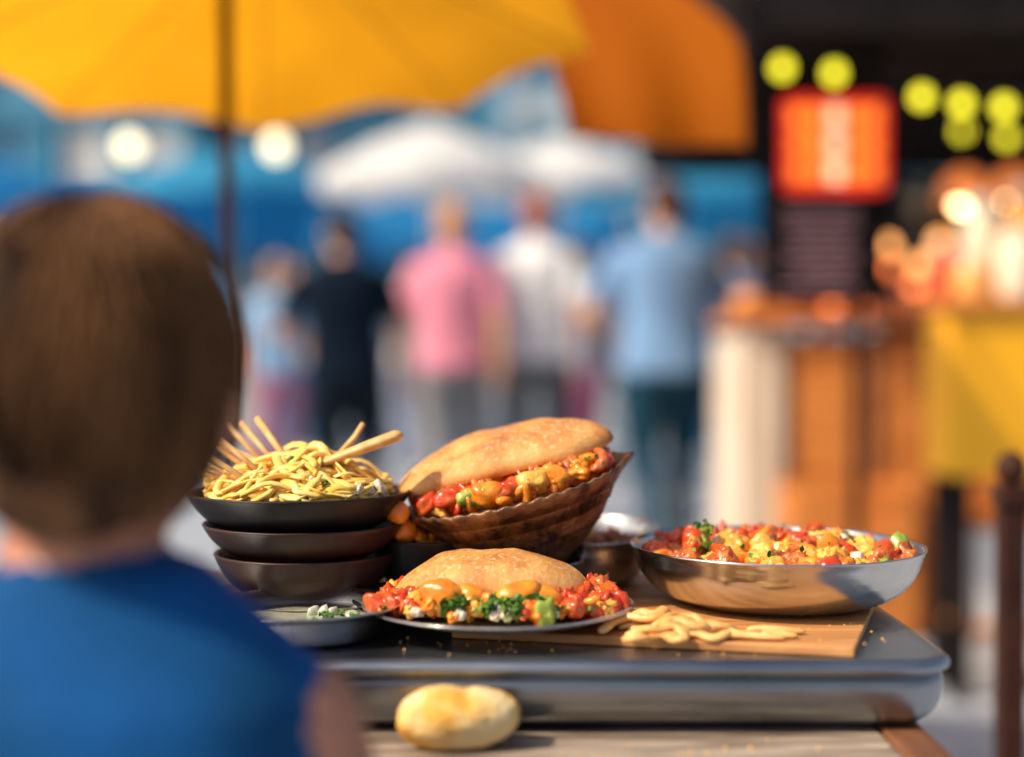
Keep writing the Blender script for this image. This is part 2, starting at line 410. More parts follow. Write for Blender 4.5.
for u, k, s in ((-.080,0,.0125),(-.060,0,.014),(-.042,5,.011),(-.024,1,.016),(-.004,0,.011),(.018,2,.015),(.038,1,.014)):
    mb.chunk((u, -.062*math.sqrt(1-(u/.1)**2)-.004, .015), (s*1.1,s*.75,s*.8), k, Euler((0,R.uniform(-.7,.7),R.uniform(-.4,.4))), .2, 1.5, 3, Mr, cube=.2)
for u in (.054,.066,.079): curl(mb, (u, -.052*math.sqrt(1-(u/.11)**2)-.004, .017), .0165, 3 if u != .066 else 1, Mr)
for i in range(30): mb.leaf((R.uniform(-.08,.08), -.05+R.uniform(-.01,.01), .022), R.uniform(.0015,.003), 4, rr(), Mr)
mb.build('stew_filling', FM, sw)

# ---------------------------------------------------------------- stack of dark bowls with noodles
BX, BY = -.196, 1.31
def bowl_prof(r, zt, h, rb):
    z0 = zt-h
    return [(.001,z0),(rb*.96,z0),(rb,z0+.003),(rb+.004,z0+.006),(rb+(r-rb)*.55,z0+h*.35),(rb+(r-rb)*.85,z0+h*.66),(r,zt-.002),(r+.0015,zt),(r-.001,zt+.0015),(r-.004,zt),
            (rb+(r-rb)*.8,z0+h*.64),(rb+(r-rb)*.4,z0+h*.35),(rb-.002,z0+.008),(.001,z0+.007)]
e = root('noodle_bowl', (BX,BY,.79))
mb = MB(); mb.lathe(bowl_prof(.102,.840,.046,.050), 72, 0, T((BX,BY,0))); mb.build('bowl', bl_glaze, e, sub=1)
mb = MB(); mb.lathe(bowl_prof(.0925,.8115,.036,.055), 72, 0, T((BX+.005,BY,0))); mb.build('serving_bowl', br_glaze, sub=1)
mb = MB(); mb.lathe(bowl_prof(.084,.784,.0415,.055), 72, 0, T((BX+.006,BY+.003,0))); mb.build('serving_bowl', br_glaze, sub=1)
mb = MB(); mb.lathe(plate_prof(.098, .7308, .012), 64, 0, T((BX+.012,BY+.01,0))); mb.build('dinner_plate', br_glaze, sub=1)
mb = MB()
def dome(x, y):
    r2 = (x*x+y*y)/.0081
    return .834 + .028*max(0, 1-r2)**.7 + .014*math.exp(-((x-.01)**2+(y+.01)**2)/.0009)*max(0,1-r2)
for i in range(120):
    a = R.uniform(0,6.283); r = .075*math.sqrt(R.random()); x, y = r*math.cos(a), r*math.sin(a)
    th = R.uniform(-.9,.9)+(math.pi if R.random()<.5 else 0); pts = []; lift = R.uniform(-.004,.008); curl_ = R.uniform(-1,1)*30; wob = R.uniform(0,6); n_ = R.randint(9,19)
    amp = R.uniform(.001,.006)
    for k in range(n_):
        th += curl_*.006*(1+.5*math.sin(k*.8+wob)); x += .0068*math.cos(th); y += .0068*math.sin(th)
        q = math.hypot(x,y)
        if q > .086: th += 1.2; x *= .084/q; y *= .084/q
        pts.append(V((BX+x, BY+y, dome(x,y)+lift+amp*math.sin(k*.7+wob))))
    w_ = R.uniform(.0029,.0046)
    mb.tube(pts, [w_*.7]+[w_]*(n_-2)+[w_*.6], 0, 8, flat=R.choice([.34,.45,.7]), up=(R.uniform(-.8,.8),R.uniform(-.8,.8),1))
mb.chunk((BX,BY,.835), (.082,.082,.022), 0, None, .05, 2, 3)
mb.build('noodles', noodle_m, e)
mb = MB()
for i in range(9):
    a = R.uniform(-2.6,.2); r = R.uniform(.03,.085)
    k = R.choice([6,6,1,4]); x, y = r*math.cos(a), r*math.sin(a)
    piece(mb, (BX+x, BY+y, dome(x,y)+.004), R.uniform(.003,.005), k)
for x, y in ((.066,-.045),(.078,-.035),(.058,-.056)): mb.chunk((BX+x,BY+y,.845), (.009,.007,.0045), 6, rr(), .25, 2, 3)
mb.build('garnish', FM, e)
mb = MB()
def stk(a, b, r0=.0028, r1=.0022): mb.tube([a, (V(a)+V(b))/2, b], [r0, (r0+r1)/2, r1], 0, 8)
stk((-.302,1.30,.879),(-.228,1.27,.842)); stk((-.290,1.34,.892),(-.215,1.31,.85)); stk((-.296,1.36,.886),(-.20,1.33,.85))
stk((-.240,1.34,.905),(-.205,1.30,.868),.0035,.003); stk((-.262,1.37,.90),(-.222,1.33,.865)); stk((-.31,1.33,.868),(-.24,1.30,.842))
stk((-.300,1.27,.893),(-.225,1.25,.850),.0032,.0026); stk((-.275,1.29,.897),(-.222,1.27,.858),.003,.0024); stk((-.312,1.35,.900),(-.235,1.32,.852)); stk((-.285,1.38,.905),(-.225,1.35,.852)); stk((-.305,1.31,.862),(-.242,1.29,.848),.003,.0026)
mb.build('chopsticks', stick, e)
mb = MB()
mb.tube([(-.185,1.285,.862),(-.16,1.285,.872),(-.13,1.285,.883),(-.105,1.285,.892),(-.099,1.285,.894)], [.004,.008,.0105,.0115,.006], 0, 12, flat=.5)
mb.tube([(-.165,1.31,.868),(-.145,1.315,.89),(-.138,1.318,.902)], [.004,.0045,.004], 0, 8, flat=.6)
mb.build('wooden_spoon', stick, e)

for x, y, z, s in ((-.104,1.285,.823,.011),(-.098,1.30,.804,.012)):
    mb = MB(); mb.chunk((x,y,z), (s,s,s*.85), 0, rr(), .05, 1.2, 3); mb.tube([(x,y,z+s*.8),(x+.002,y,z+s*1.1)],.0012,1,6)
    mb.build('cherry_tomato', [carrot, green])
mb = MB(); mb.lathe(bowl_prof(.05,.795,.05,.03), 48, 0, T((-.082,1.33,0))); mb.build('serving_bowl', bl_glaze, sub=1)
mb = MB()
for i in range(26):
    a = R.uniform(0,6.28); r = R.uniform(0,.038); piece(mb, (-.082+r*math.cos(a),1.33+r*math.sin(a),.797+R.uniform(-.004,.006)), .009, R.choice([1,1,2,0]))
mb.chunk((-.082,1.33,.785),(.038,.038,.012),7,None,.1)
mb.build('braised_carrots', FM)

# ---------------------------------------------------------------- steel dishes
def shallow(r, z0, h):
    return [(.001,z0),(r*.74,z0),(r*.80,z0+.002),(r*.86,z0+h*.7),(r*.90,z0+h*.92),(r*.98,z0+h),(r,z0+h+.0003),(r,z0+h+.002),(r*.98,z0+h+.0022),(r*.90,z0+h*.92+.002),(r*.84,z0+h*.68),(r*.78,z0+.005),(.001,z0+.004)]
mb = MB(); mb.lathe(shallow(.080,.7308,.026), 72, 0, T((-.172,1.19,0))); mb.build('steel_dish', steel, sub=1)
mb = MB(); mb.lathe([(.001,.7435)]+[(.064*k/5,.7435) for k in range(1,6)]+[(.0645,.741),(.001,.740)], 48, 0, T((-.172,1.19,0)), fn=lambda p,a,r: V((p.x,p.y,p.z+.0015*noise.noise(p*50))))
for i in range(6): mb.leaf((-.150+R.uniform(-.015,.02),1.19+R.uniform(-.02,.02),.746+R.uniform(0,.001)), .005, 1, Euler((R.uniform(-.3,.3),R.uniform(-.3,.3),R.uniform(0,6))))
for i in range(4): mb.chunk((-.150+R.uniform(-.02,.02),1.195+R.uniform(-.02,.02),.745), (.007,.006,.003), 0, rr(), .2)
mb.build('yogurt_sauce', [mat('yogurt', (.34,.36,.26), (.55,.54,.42), 30, .2, 0, coat=.4), green])
mb = MB(); mb.lathe(pan_prof(.058,.7388,.045,.04), 64, 0, T((.078,1.410,0))); mb.build('steel_dish', steel, sub=1)
mb = MB()
for i in range(60):
    a = R.uniform(0,6.28); r = .048*math.sqrt(R.random()); piece(mb, (.078+r*math.cos(a),1.410+r*math.sin(a),.779+R.uniform(-.002,.004)), .0065, R.choice([3,3,3,2]))
mb.lathe([(.001,.778),(.025,.778),(.051,.777),(.050,.770),(.001,.769)],40,3,T((.078,1.410,0))); mb.build('bean_stew', FM)
mb = MB(); mb.lathe(pan_prof(.080,.7312,.046,.05), 64, 0, T((.080,1.56,0))); mb.build('steel_dish', steel, sub=1)
mb = MB(); mb.lathe(pan_prof(.055,.7312,.030,.045), 64, 0, T((.012,1.345,.0095)))
mb.build('steel_dish', steel, sub=1)
for k in range(3):
    mb = MB(); mb.lathe(plate_prof(.062-.002*k,.7308+.0075*k,.010), 56, 0, T((-.085+.003*k,1.255+.002*k,0))); mb.build('side_plate', [porcelain, bl_glaze, steel][k], sub=1)

# dough strips on board
mb = MB()
for i in range(15):
    t0 = i/14; cx = .092+.060*R.random()+.012*t0; cy = 1.122+.066*t0+R.uniform(-.003,.003)
    L_ = R.uniform(.045,.08); a0 = R.uniform(-.4,.4); x = cx-L_/2; y = cy; pts = []; ph = R.uniform(0,6); hz = (.0045,.0105,.0160)[i%3]
    if i > 12 or i < 2: hz = .0045
    for k in range(22):
        th = a0+1.05*math.sin(k*.42+ph); x += L_/21*math.cos(th)*1.25; y += L_/21*math.sin(th)
        edge = min(k, 21-k)/5; zz = .7385+.0034+(hz-.0045)*min(1, edge)*max(0,1-abs(x-.125)/.075)
        pts.append((x, y, zz+.0012*math.sin(k*.8+ph)))
    mb.tube(pts, [.0032]+[.0050]*20+[.0030], 0, 12, flat=.68, up=(0,R.uniform(-.3,.1),1))
for x, y, l in ((.165,1.130,.055),(.19,1.155,.05),(.20,1.138,.03)):
    mb.tube([(x,y,.7418),(x+l*.3,y+.006,.7422),(x+l*.65,y-.002,.7418),(x+l,y-.004,.7410)], [.004,.0055,.0052,.003], 0, 12, flat=.6, up=(0,0,1))
mb.build('dough_strips', strip_m, sub=1)

# pale bread roll in front
roll_m = mat('roll_crust', (.74,.38,.06), (.86,.66,.34), 26, .68, 0, sss=.1, bump=.9, bscale=90, lo=.40, hi=.58, spec=.3)
mb = MB()
M = T((-.041,1.052,.6975)) @ Euler((.1,math.radians(-1),math.radians(5))).to_matrix().to_4x4()
vs, fs = ico(5)
out = []
for d in vs:
    p = V((math.copysign(abs(d.x)**.82,d.x)*.0455, d.y*.028, math.copysign(abs(d.z)**.9,d.z)*.0222)); p *= 1+.07*noise.noise(d*1.6+V((3,1,4)))+.022*noise.noise(d*6)
    if d.z > 0: p.z -= .003*math.exp(-(d.x-.1)**2/.01)*d.z
    out.append(p)
mb.add(out, fs, 0, M)
mb.build('bread_roll', roll_m)
mb = MB()
for i in range(70):
    x = R.uniform(-.1,.3); y = R.uniform(1.09,1.2); z = .7387 if (x > 0 and y > 1.115+(.26-x)*.25) else .7312
    if z == .7387 or y > 1.11: mb.chunk((x,y,z), R.uniform(.0005,.0013), 0, rr(), .3, 2, 1)
for i in range(40): mb.chunk((R.uniform(-.12,.25),R.uniform(.99,1.07),.6755), R.uniform(.0006,.0016), 0, rr(), .3, 2, 1)
mb.build('crumbs', strip_m)

# ---------------------------------------------------------------- people
def ell(cx, cy, z, rx, ry, n=24, p=2.3):
    out = []
    for j in range(n):
        a = 2*math.pi*j/n; c, s = math.cos(a), math.sin(a)
        out.append(V((cx+rx*math.copysign(abs(c)**(2/p), c), cy+ry*math.copysign(abs(s)**(2/p), s), z)))
    return out

def remesh(name, mb, mats, voxel, M, parent, smooth=6):
    me = mb.mesh(name); tmp = bpy.data.objects.new('tmp', me); scene.collection.objects.link(tmp)
    md = tmp.modifiers.new('R','REMESH'); md.mode = 'VOXEL'; md.voxel_size = voxel
    ms = tmp.modifiers.new('S','SMOOTH'); ms.factor = .5; ms.iterations = smooth
    dg = bpy.context.evaluated_depsgraph_get(); nm = bpy.data.meshes.new_from_object(tmp.evaluated_get(dg))
    bvh = BVHTree.FromPolygons([tuple(v.co) for v in me.vertices], [tuple(p.vertices) for p in me.polygons])
    mis = [me.polygons[bvh.find_nearest(p.center)[2]].material_index for p in nm.polygons]
    nm.materials.clear()
    for m in mats: nm.materials.append(m)
    nm.polygons.foreach_set('material_index', mis); nm.polygons.foreach_set('use_smooth', [True]*len(nm.polygons))
    nm.transform(M)
    bpy.data.objects.remove(tmp)
    ob = bpy.data.objects.new(name, nm); scene.collection.objects.link(ob)
    if parent: ob.parent = parent; ob.matrix_parent_inverse = Matrix.Translation(-parent.location)
    return ob

def head(mb, md, c, s=1.0, Rm=None, longhair=False, skin=1, hair=3):
    c = V(c); Rm = (Rm or Matrix.Identity(3)); X = Matrix.Translation(c) @ Rm.to_4x4()
    vs, fs = ico(4); out = []
    for d in vs:
        p = V((d.x*.077, d.y*.096, d.z*.117))
        if d.z < 0:
            p.x *= 1-.30*d.z*d.z
            if d.y > 0: p.y *= 1-.10*abs(d.z)
            else: p.y *= 1-.35*d.z*d.z
        if d.y > .55 and abs(d.z) < .5: p.y -= .006*(d.y-.55)
        out.append(p*s)
    mb.add(out, fs, skin, X)
    mb.tube([V((0,.088,.022))*s, V((0,.102,-.008))*s, V((0,.112,-.026))*s, V((0,.098,-.036))*s], [.007*s,.010*s,.014*s,.010*s], skin, 10, M=X)
    mb.chunk(V((0,.078,-.092))*s, V((.026,.02,.018))*s, skin, None, 0, 1, 2, X)
    for q in (-1,1):
        mb.chunk(V((q*.081,-.006,-.004))*s, V((.010,.019,.031))*s, skin, Euler((0,0,q*-.35)), .03, 1, 3, X)
    out = []
    for d in vs:
        p = V((d.x*.0855, d.y*.104, d.z*.108)) + V((0,-.017,.021))
        p *= 1+.05*noise.noise(d*4)
        out.append(p*s)
    mb.add(out, fs, hair, X)
    mb.chunk(V((0,-.058,-.050))*s, V((.060,.038,.045))*s, hair, None, .05, 2, 3, X)
    if longhair:
        mb.tube([V((0,-.06,.0))*s, V((0,-.085,-.08))*s, V((0,-.085,-.17))*s, V((0,-.08,-.23))*s], [.07*s,.07*s,.06*s,.03*s], hair, 16, M=X)
    for q in (-1,1):
        md.chunk(V((q*.030,.082,.008))*s, V((.0135,.010,.0085))*s, 1, None, 0, 1, 2, X)
        md.chunk(V((q*.030,.0905,.008))*s, V((.0055,.003,.0055))*s, 2, None, 0, 1, 2, X)
        md.tube([V((q*.046,.083,.026))*s, V((q*.03,.091,.031))*s, V((q*.014,.092,.028))*s], .0032*s, 2, 6, M=X)
    md.tube([V((-.024,.084,-.055))*s, V((-.01,.094,-.0535))*s, V((0,.0955,-.055))*s, V((.01,.094,-.0535))*s, V((.024,.084,-.055))*s], [.002*s,.0045*s,.0048*s,.0045*s,.002*s], 3, 8, M=X)

def hand(md, wr, d, n, side, s=1.0, mi=0):
    wr = V(wr); d = V(d).normalized(); n = V(n); n = (n-d*n.dot(d)).normalized(); t = d.cross(n)
    if t.dot(V(side)) < 0: t = -t
    md.tube([wr-d*.02*s, wr+d*.015*s, wr+d*.05*s, wr+d*.088*s, wr+d*.096*s], [.026*s,.034*s,.041*s,.040*s,.03*s], mi, 14, flat=.42, up=n)
    for k, (o, L_) in enumerate(((.029,.070),(.0098,.078),(-.0098,.073),(-.028,.057))):
        p = wr+d*.088*s+t*o*s; dd = d.copy(); pts = [p-d*.015*s]
        for q, fr in enumerate((.42,.32,.26)):
            ang = .32+.12*q+.05*k; dd = (dd*math.cos(ang)+n*math.sin(ang)).normalized(); p = p+dd*L_*fr*s; pts.append(p.copy())
        md.limb(pts, [.0095*s,.009*s,.0083*s,.007*s], mi, 10, 3)
    b = wr+d*.028*s+t*.032*s
    md.limb([b-t*.012*s, b+(d*.5+t*.75+n*.2).normalized()*.034*s, b+(d*.5+t*.75+n*.2).normalized()*.034*s+(d*.85+t*.3+n*.35).normalized()*.042*s], [.014*s,.011*s,.008*s], mi, 10, 3)

def person(name, x, y, yaw=0, H=1.75, shirt=(.5,.5,.5), pants=(.1,.1,.1), hair=(.05,.03,.02), skin=(.66,.36,.23), arms='down', stride=.12, vox=.012, wide=1.0, longhair=False, headyaw=0, lean=0):
    s = H/1.75; mb, md = MB(), MB()
    ms = [mat(name+'_shirt', shirt, tuple(c*.8 for c in shirt), 6, .9, bump=.2, bscale=25, spec=.12), mat(name+'_skin', skin, tuple(c*.88 for c in skin), 20, .5, sss=.08),
          mat(name+'_trousers', pants, tuple(c*.75 for c in pants), 8, .9, bump=.2, bscale=30, spec=.12), mat(name+'_hair', hair, tuple(c*1.8 for c in hair), 60, .6, stretch=(1,1,.2), bump=.4, spec=.2),
          mat(name+'_shoes', (.05,.04,.04), (.12,.10,.09), 12, .6)]
    W = wide
    tor = [(.875,.172,.125,0),(.90,.176,.128,0),(1.0,.166,.118,.003),(1.10,.158,.112,.003),(1.2,.168,.118,0),(1.30,.184,.124,-.004),(1.38,.192,.115,-.006),(1.43,.182,.098,-.008),(1.465,.135,.078,-.010),(1.49,.085,.064,-.008),(1.505,.066,.058,-.004)]
    mb.rings([ell(0,o,z,rx*W,ry*(1+(W-1)*1.2),24,2.4) for z,rx,ry,o in tor], 0)
    mb.rings([ell(0,0,z,rx*W,ry*W) for z,rx,ry in ((.80,.14,.10),(.84,.165,.118),(.92,.168,.12),(1.0,.15,.10))], 2)
    mb.limb([(0,-.008,1.46),(0,.0,1.53),(0,.006,1.58)], [.058,.054,.054], 1)
    for q in (-1,1):
        st = stride*q
        hip = V((q*.088*W,0,.88)); kn = V((q*.098, .03+st*.55, .485)); an = V((q*.10, st*1.1-.03-(.05 if st<0 else 0), .09+(.05 if st<-.05 else 0)))
        mb.limb([hip, hip.lerp(kn,.45)+V((q*.006,.012,0)), kn, kn.lerp(an,.4)+V((0,-.014,0)), an], [.094*W,.086*W,.064,.062,.050], 2, 18)
        mb.limb([an+V((0,0,.02)), an+V((0,.0,-.03))],[.04,.04],1)
        mb.tube([an+V((0,-.065,-.045)), an+V((0,-.05,-.045)), an+V((0,0,-.042)), an+V((0,.08,-.052)), an+V((0,.15,-.06)), an+V((0,.175,-.063))],[.02,.042,.048,.044,.036,.015],4,16,flat=.85,up=(0,0,1))
        sh = V((q*.178*W,-.006,1.405))
        if arms == 'down': el = V((q*.232*W, -.03-.06*st/.12, 1.125)); wr = V((q*.235*W, .05-.10*st/.12, .885))
        elif arms == 'bent': el = V((q*.25*W, -.02, 1.13)); wr = V((q*.15, .21, 1.12))
        else:
            if q < 0: el = V((q*.285*W,.02,1.14)); wr = V((q*.23,.24,1.10))
            else: el = V((q*.24*W,-.03,1.125)); wr = V((q*.245*W,.05,.885))
        mb.limb([sh, sh.lerp(el,.5)+V((q*.008,0,0)), el, el.lerp(wr,.35), wr],[.052,.045,.039,.038,.027],1,16)
        mb.limb([sh+V((-q*.01,0,.004)), sh.lerp(el,.35), sh.lerp(el,.72)],[.060,.060,.060],0,16)
        d = (wr-el).normalized(); hand(md, wr, d, V((-q,.0,0)) if abs(d.z)>.6 else V((0,0,-1)) , V((0,1,.3)), 1.0, 0)
    Rm = Euler((math.radians(-4),0,math.radians(headyaw))).to_matrix()
    head(mb, md, (0,.016,1.632), 1.0, Rm, longhair)
    loc = V((x,y,0)); e = root(name, loc)
    M = T(loc) @ Matrix.Rotation(math.radians(yaw),4,'Z') @ Matrix.Rotation(math.radians(lean),4,'Y') @ Matrix.Scale(s,4)
    remesh('body', mb, ms, vox, M, e, 4)
    md.v = [M@v for v in md.v]
    md.build('hands_and_face', [ms[1], mat(name+'_eye',(.8,.8,.78),rough=.3), mat(name+'_brow',(.03,.02,.015)), mat(name+'_lips',(.45,.15,.13))], e)
    return e

person('man_in_navy_shirt', -.755, 6.75, 8, 1.63, (.003,.010,.024), (.008,.014,.024), (.03,.016,.010), arms='mixed', headyaw=25, wide=1.18, stride=.05, lean=-2)
person('woman_in_pink_shirt', -.31, 7.5, 5, 1.74, (.85,.30,.42), (.28,.28,.30), (.42,.20,.08), arms='down', stride=.14, wide=1.05)
person('man_in_white_shirt', .13, 7.7, -6, 1.82, (.82,.82,.85), (.14,.15,.17), (.26,.08,.04), arms='down', stride=.13, headyaw=15)
person('man_in_blue_shirt', .69, 6.4, 10, 1.73, (.20,.36,.62), (.010,.05,.09), (.05,.018,.010), arms='mixed', wide=1.22, headyaw=25, stride=.09)
bg = [(1.52,9.2,170,1.68,(.6,.22,.38),(.1,.12,.3)),(.40,9.4,10,1.70,(.3,.55,.8),(.7,.18,.35)),(-1.62,9.8,190,1.60,(.25,.45,.7),(.5,.2,.3)),
      (-2.3,10.2,0,1.75,(.1,.35,.65),(.03,.05,.1)),(-3.15,8.8,160,1.72,(.75,.28,.42),(.1,.1,.15)),(-.75,10.8,20,1.72,(.8,.8,.82),(.3,.35,.5)),
      (1.05,11.5,180,1.74,(.75,.75,.8),(.1,.2,.4)),(2.1,12.3,0,1.7,(.1,.4,.65),(.6,.6,.62)),(-1.9,12.4,180,1.7,(.85,.8,.75),(.05,.2,.4)),
      (1.24,7.9,15,1.62,(.10,.24,.50),(.03,.08,.18)),(.50,10.4,185,1.74,(.06,.10,.18),(.1,.1,.14))]
for i, (x,y,yw,h,sc,pc) in enumerate(bg):
    person('pedestrian', x, y, yw, h, sc, pc, vox=.02, arms=['down','bent','mixed'][i%3], longhair=i%2==0)

# ---- child in blue shirt, seated, seen from behind
CX, CY = -.226, .765
mb, md = MB(), MB()
tor = [(.455,.118,.09,-.01),(.50,.121,.093,-.01),(.60,.112,.084,-.006),(.68,.116,.084,-.004),(.74,.124,.082,0),(.785,.124,.074,.004),(.812,.108,.060,.008),(.834,.078,.052,.012),(.854,.054,.046,.016)]
mb.rings([ell(CX,CY+o,z,rx,ry,28,2.4) for z,rx,ry,o in tor], 0)
mb.limb([(CX-.012,CY+.016,.83),(CX-.014,CY+.022,.865),(CX-.012,CY+.026,.90)],[.045,.041,.044],1)
for q in (-1,1):
    sh = V((CX+q*.108,CY+.006,.776)); el = V((CX+q*.140,CY+.04,.640)); wr = V((CX+q*.07,CY+.225,.698))
    mb.limb([sh, sh.lerp(el,.5)+V((q*.004,0,0)), el, el.lerp(wr,.35), wr],[.035,.031,.028,.027,.019],1,16)
    mb.limb([sh+V((-q*.016,0,.002)), sh+V((-q*.004,.0,-.012))],[.037,.037],0,16)
    hand(md, wr, (wr-el)*V((1,1,0)), (0,0,-1), (-q,0,0), .72, 0)
    hip = V((CX+q*.062,CY,.50)); kn = V((CX+q*.085,CY+.30,.515)); an = V((CX+q*.085,CY+.30,.20))
    mb.limb([hip, hip.lerp(kn,.5), kn, kn.lerp(an,.45)+V((0,-.01,0)), an],[.072,.064,.050,.044,.033],2,16)
    mb.tube([an+V((0,-.05,-.03)), an+V((0,-.035,-.03)), an+V((0,0,-.028)), an+V((0,.06,-.036)), an+V((0,.11,-.042)), an+V((0,.13,-.045))],[.015,.032,.036,.034,.028,.012],4,14,flat=.85,up=(0,0,1))
HS = .855
head(mb, md, (CX,CY+.022,.944), HS, Euler((math.radians(-8),math.radians(3),math.radians(-6))).to_matrix())
e = root('child_in_blue_shirt', (CX,CY,0))
ms = [mat('blue_shirt',(.003,.05,.14),(.004,.075,.26),9,.85,bump=.5,bscale=20,spec=.15), mat('child_skin',(.46,.20,.12),(.38,.15,.09),20,.55,sss=.1),
      mat('shorts',(.02,.03,.06),rough=.8), mat('child_hair',(.022,.009,.004),(.20,.09,.035),30,.62,stretch=(1,1,.12),bump=.8,spec=.15), mat('child_shoes',(.3,.3,.32),rough=.7)]
remesh('body', mb, ms, .006, Matrix.Identity(4), e, 8)
hs = MB(); hc = V((CX, CY+.022-.012, .944+.018))
for i in range(1300):
    d = V((R.gauss(0,1), R.gauss(0,1), R.gauss(0,1))).normalized()
    if d.z < -.5 or (d.y > .35 and d.z < .35): continue
    cr = V((.01,-.2,1)).normalized(); tdir = (d*d.dot(cr)-cr); tdir = (tdir-d*tdir.dot(d))
    tdir = tdir.normalized() if tdir.length > .05 else V((1,0,0)); pts = []
    for k in range(5):
        dd = (d+tdir*k*.16+V((R.uniform(-.04,.04),R.uniform(-.04,.04),0))).normalized()
        pts.append(hc+V((dd.x*.0858, dd.y*.1043, dd.z*.1090))*HS*(1.0+.015*k+R.uniform(0,.02)))
    hs.tube(pts, [.0011,.0013,.0012,.0009,.0004], 0, 4)
hs.build('hair_strands', ms[3], e)
md.build('hands_and_face', [ms[1], mat('eye_white',(.8,.8,.78),rough=.3), mat('brow',(.03,.02,.015)), mat('lips',(.45,.15,.13))], e)
mb = MB(); mb.lathe([(.001,.405),(.15,.405),(.155,.41),(.155,.43),(.15,.437),(.001,.437)],40,0,T((CX,CY-.02,0)))
for a in range(4):
    dx, dy = math.cos(a*1.571+.785), math.sin(a*1.571+.785)
    mb.tube([(CX+dx*.10,CY-.02+dy*.10,.41),(CX+dx*.15,CY-.02+dy*.15,0)],.014,0,10)
mb.tube([(CX+.12*math.cos(t*.3927),CY-.02+.12*math.sin(t*.3927),.16) for t in range(17)],.008,0,8)
mb.build('wooden_stool', brown_wood)

# ---------------------------------------------------------------- yellow parasol
yel = cloth_trans('yellow_canvas', (.88,.34,.008), (.98,.43,.012), .62)
orange_c = cloth_trans('orange_canvas', (.50,.13,.003), (.58,.15,.003), .5)
def parasol(name, hub, Rr, hgt, tiltx, tilty, matc, polem, pole_xy, zj, rot=22.5, scal_=.03, n=8, fringe=.0, pr=.011, rib=.0025, cut=.06):
    e = root(name, (pole_xy[0], pole_xy[1], 0)); mb = MB(); nr, na = 14, n*8
    Mx = T(hub) @ Euler((math.radians(tiltx),math.radians(tilty),math.radians(rot))).to_matrix().to_4x4()
    vs, fs = [V((0,0,0))], []
    for i in range(1,nr+1):
        t = i/nr
        for j in range(na):
            a = 2*math.pi*j/na; ph = (j%8)/8; sc = math.sin(ph*math.pi)
            rad = Rr*t*(1-cut*sc*t); z = -hgt*(t**1.25) + scal_*sc*t*t + .016*t*noise.noise(V((math.cos(a)*3,math.sin(a)*3,t*3)))
            vs.append(V((rad*math.cos(a), rad*math.sin(a), z)))
    for j in range(na): fs.append([0, 1+j, 1+(j+1)%na])
    for i in range(nr-1):
        for j in range(na): fs.append([1+i*na+j, 1+i*na+(j+1)%na, 1+(i+1)*na+(j+1)%na, 1+(i+1)*na+j])
    if fringe:
        o = len(vs)
        for j in range(na):
            p = vs[1+(nr-1)*na+j]; vs.append(p+V((0,0,-fringe*(1+.25*math.sin(j*.9)))))
        for j in range(na): fs.append([1+(nr-1)*na+j, 1+(nr-1)*na+(j+1)%na, o+(j+1)%na, o+j])
    mb.add(vs, fs, 0, Mx); mb.build('canopy', matc, e)
    mb = MB()
    for k in range(n):
        a = 2*math.pi*k/n
        pts = [Mx @ V((Rr*t*math.cos(a), Rr*t*math.sin(a), -hgt*t**1.25-.006)) for t in (.02,.25,.5,.75,.98)]
        mb.tube(pts, rib, 0, 6)
    mb.tube([(pole_xy[0],pole_xy[1],.04),(pole_xy[0]-.004,pole_xy[1],zj)], pr, 0, 14)
    mb.tube([(pole_xy[0]-.004,pole_xy[1],zj-.01), V(hub)+V((0,0,.02))], pr*.9, 0, 14)
    mb.chunk((pole_xy[0]-.004,pole_xy[1],zj), pr*1.7, 0, None, 0)
    mb.chunk(V(hub)+V((0,0,.03)), pr*1.6, 0, None, 0)
    mb.lathe([(.001,.005),(.20,.005),(.205,.02),(.19,.04),(.04,.06),(.03,.12),(.001,.121)],32,0,T((pole_xy[0],pole_xy[1],0)))
    mb.build('pole_and_ribs', polem, e)
pole_m = mat('bronze_pole', (.025,.010,.007), (.045,.02,.012), 30, .5, .2)
parasol('yellow_parasol', (-.445,2.60,1.742), .59, .235, -5.2, -2.5, yel, pole_m, (-.517,2.60), 1.66, rot=12, scal_=.022, pr=.0130, rib=.0015, cut=.08)

# ---------------------------------------------------------------- orange awning at the stall
mb = MB(); vs, fs = [], []
nx, nz = 20, 12
for i in range(nx+1):
    for j in range(nz+1):
        u, t = i/nx, j/nz
        xl = .128-.10*(t**.9); xr = .4916 - (.0 if t < .5 else .16*((t-.5)/.5)**1.6)
        vs.append(V((xl+(xr-xl)*u, 3.0+.016*math.sin(u*11)*(1-t)+.30*t*t, 1.418-.025*u+.006*math.sin(u*9)*(1-t)+ (.42+.02*u)*t)))
for i in range(nx):
    for j in range(nz): fs.append([i*(nz+1)+j,(i+1)*(nz+1)+j,(i+1)*(nz+1)+j+1,i*(nz+1)+j+1])
mb.add(vs, fs, 0)
o = [vs[j] for j in range(nz+1)]; vs2 = o+[p+V((.25,1.0,.24)) for p in o]
mb.add(vs2, [[j,j+1,nz+2+j,nz+1+j] for j in range(nz)], 0)
o = [vs[i*(nz+1)+nz] for i in range(nx+1)]; vs3 = o+[p+V((.2,.9,.24)) for p in o]
mb.add(vs3, [[j,j+1,nx+2+j,nx+1+j] for j in range(nx)], 0)
e = root('orange_awning', (.3,3.3,1.4)); mb.build('canvas', orange_c, e)
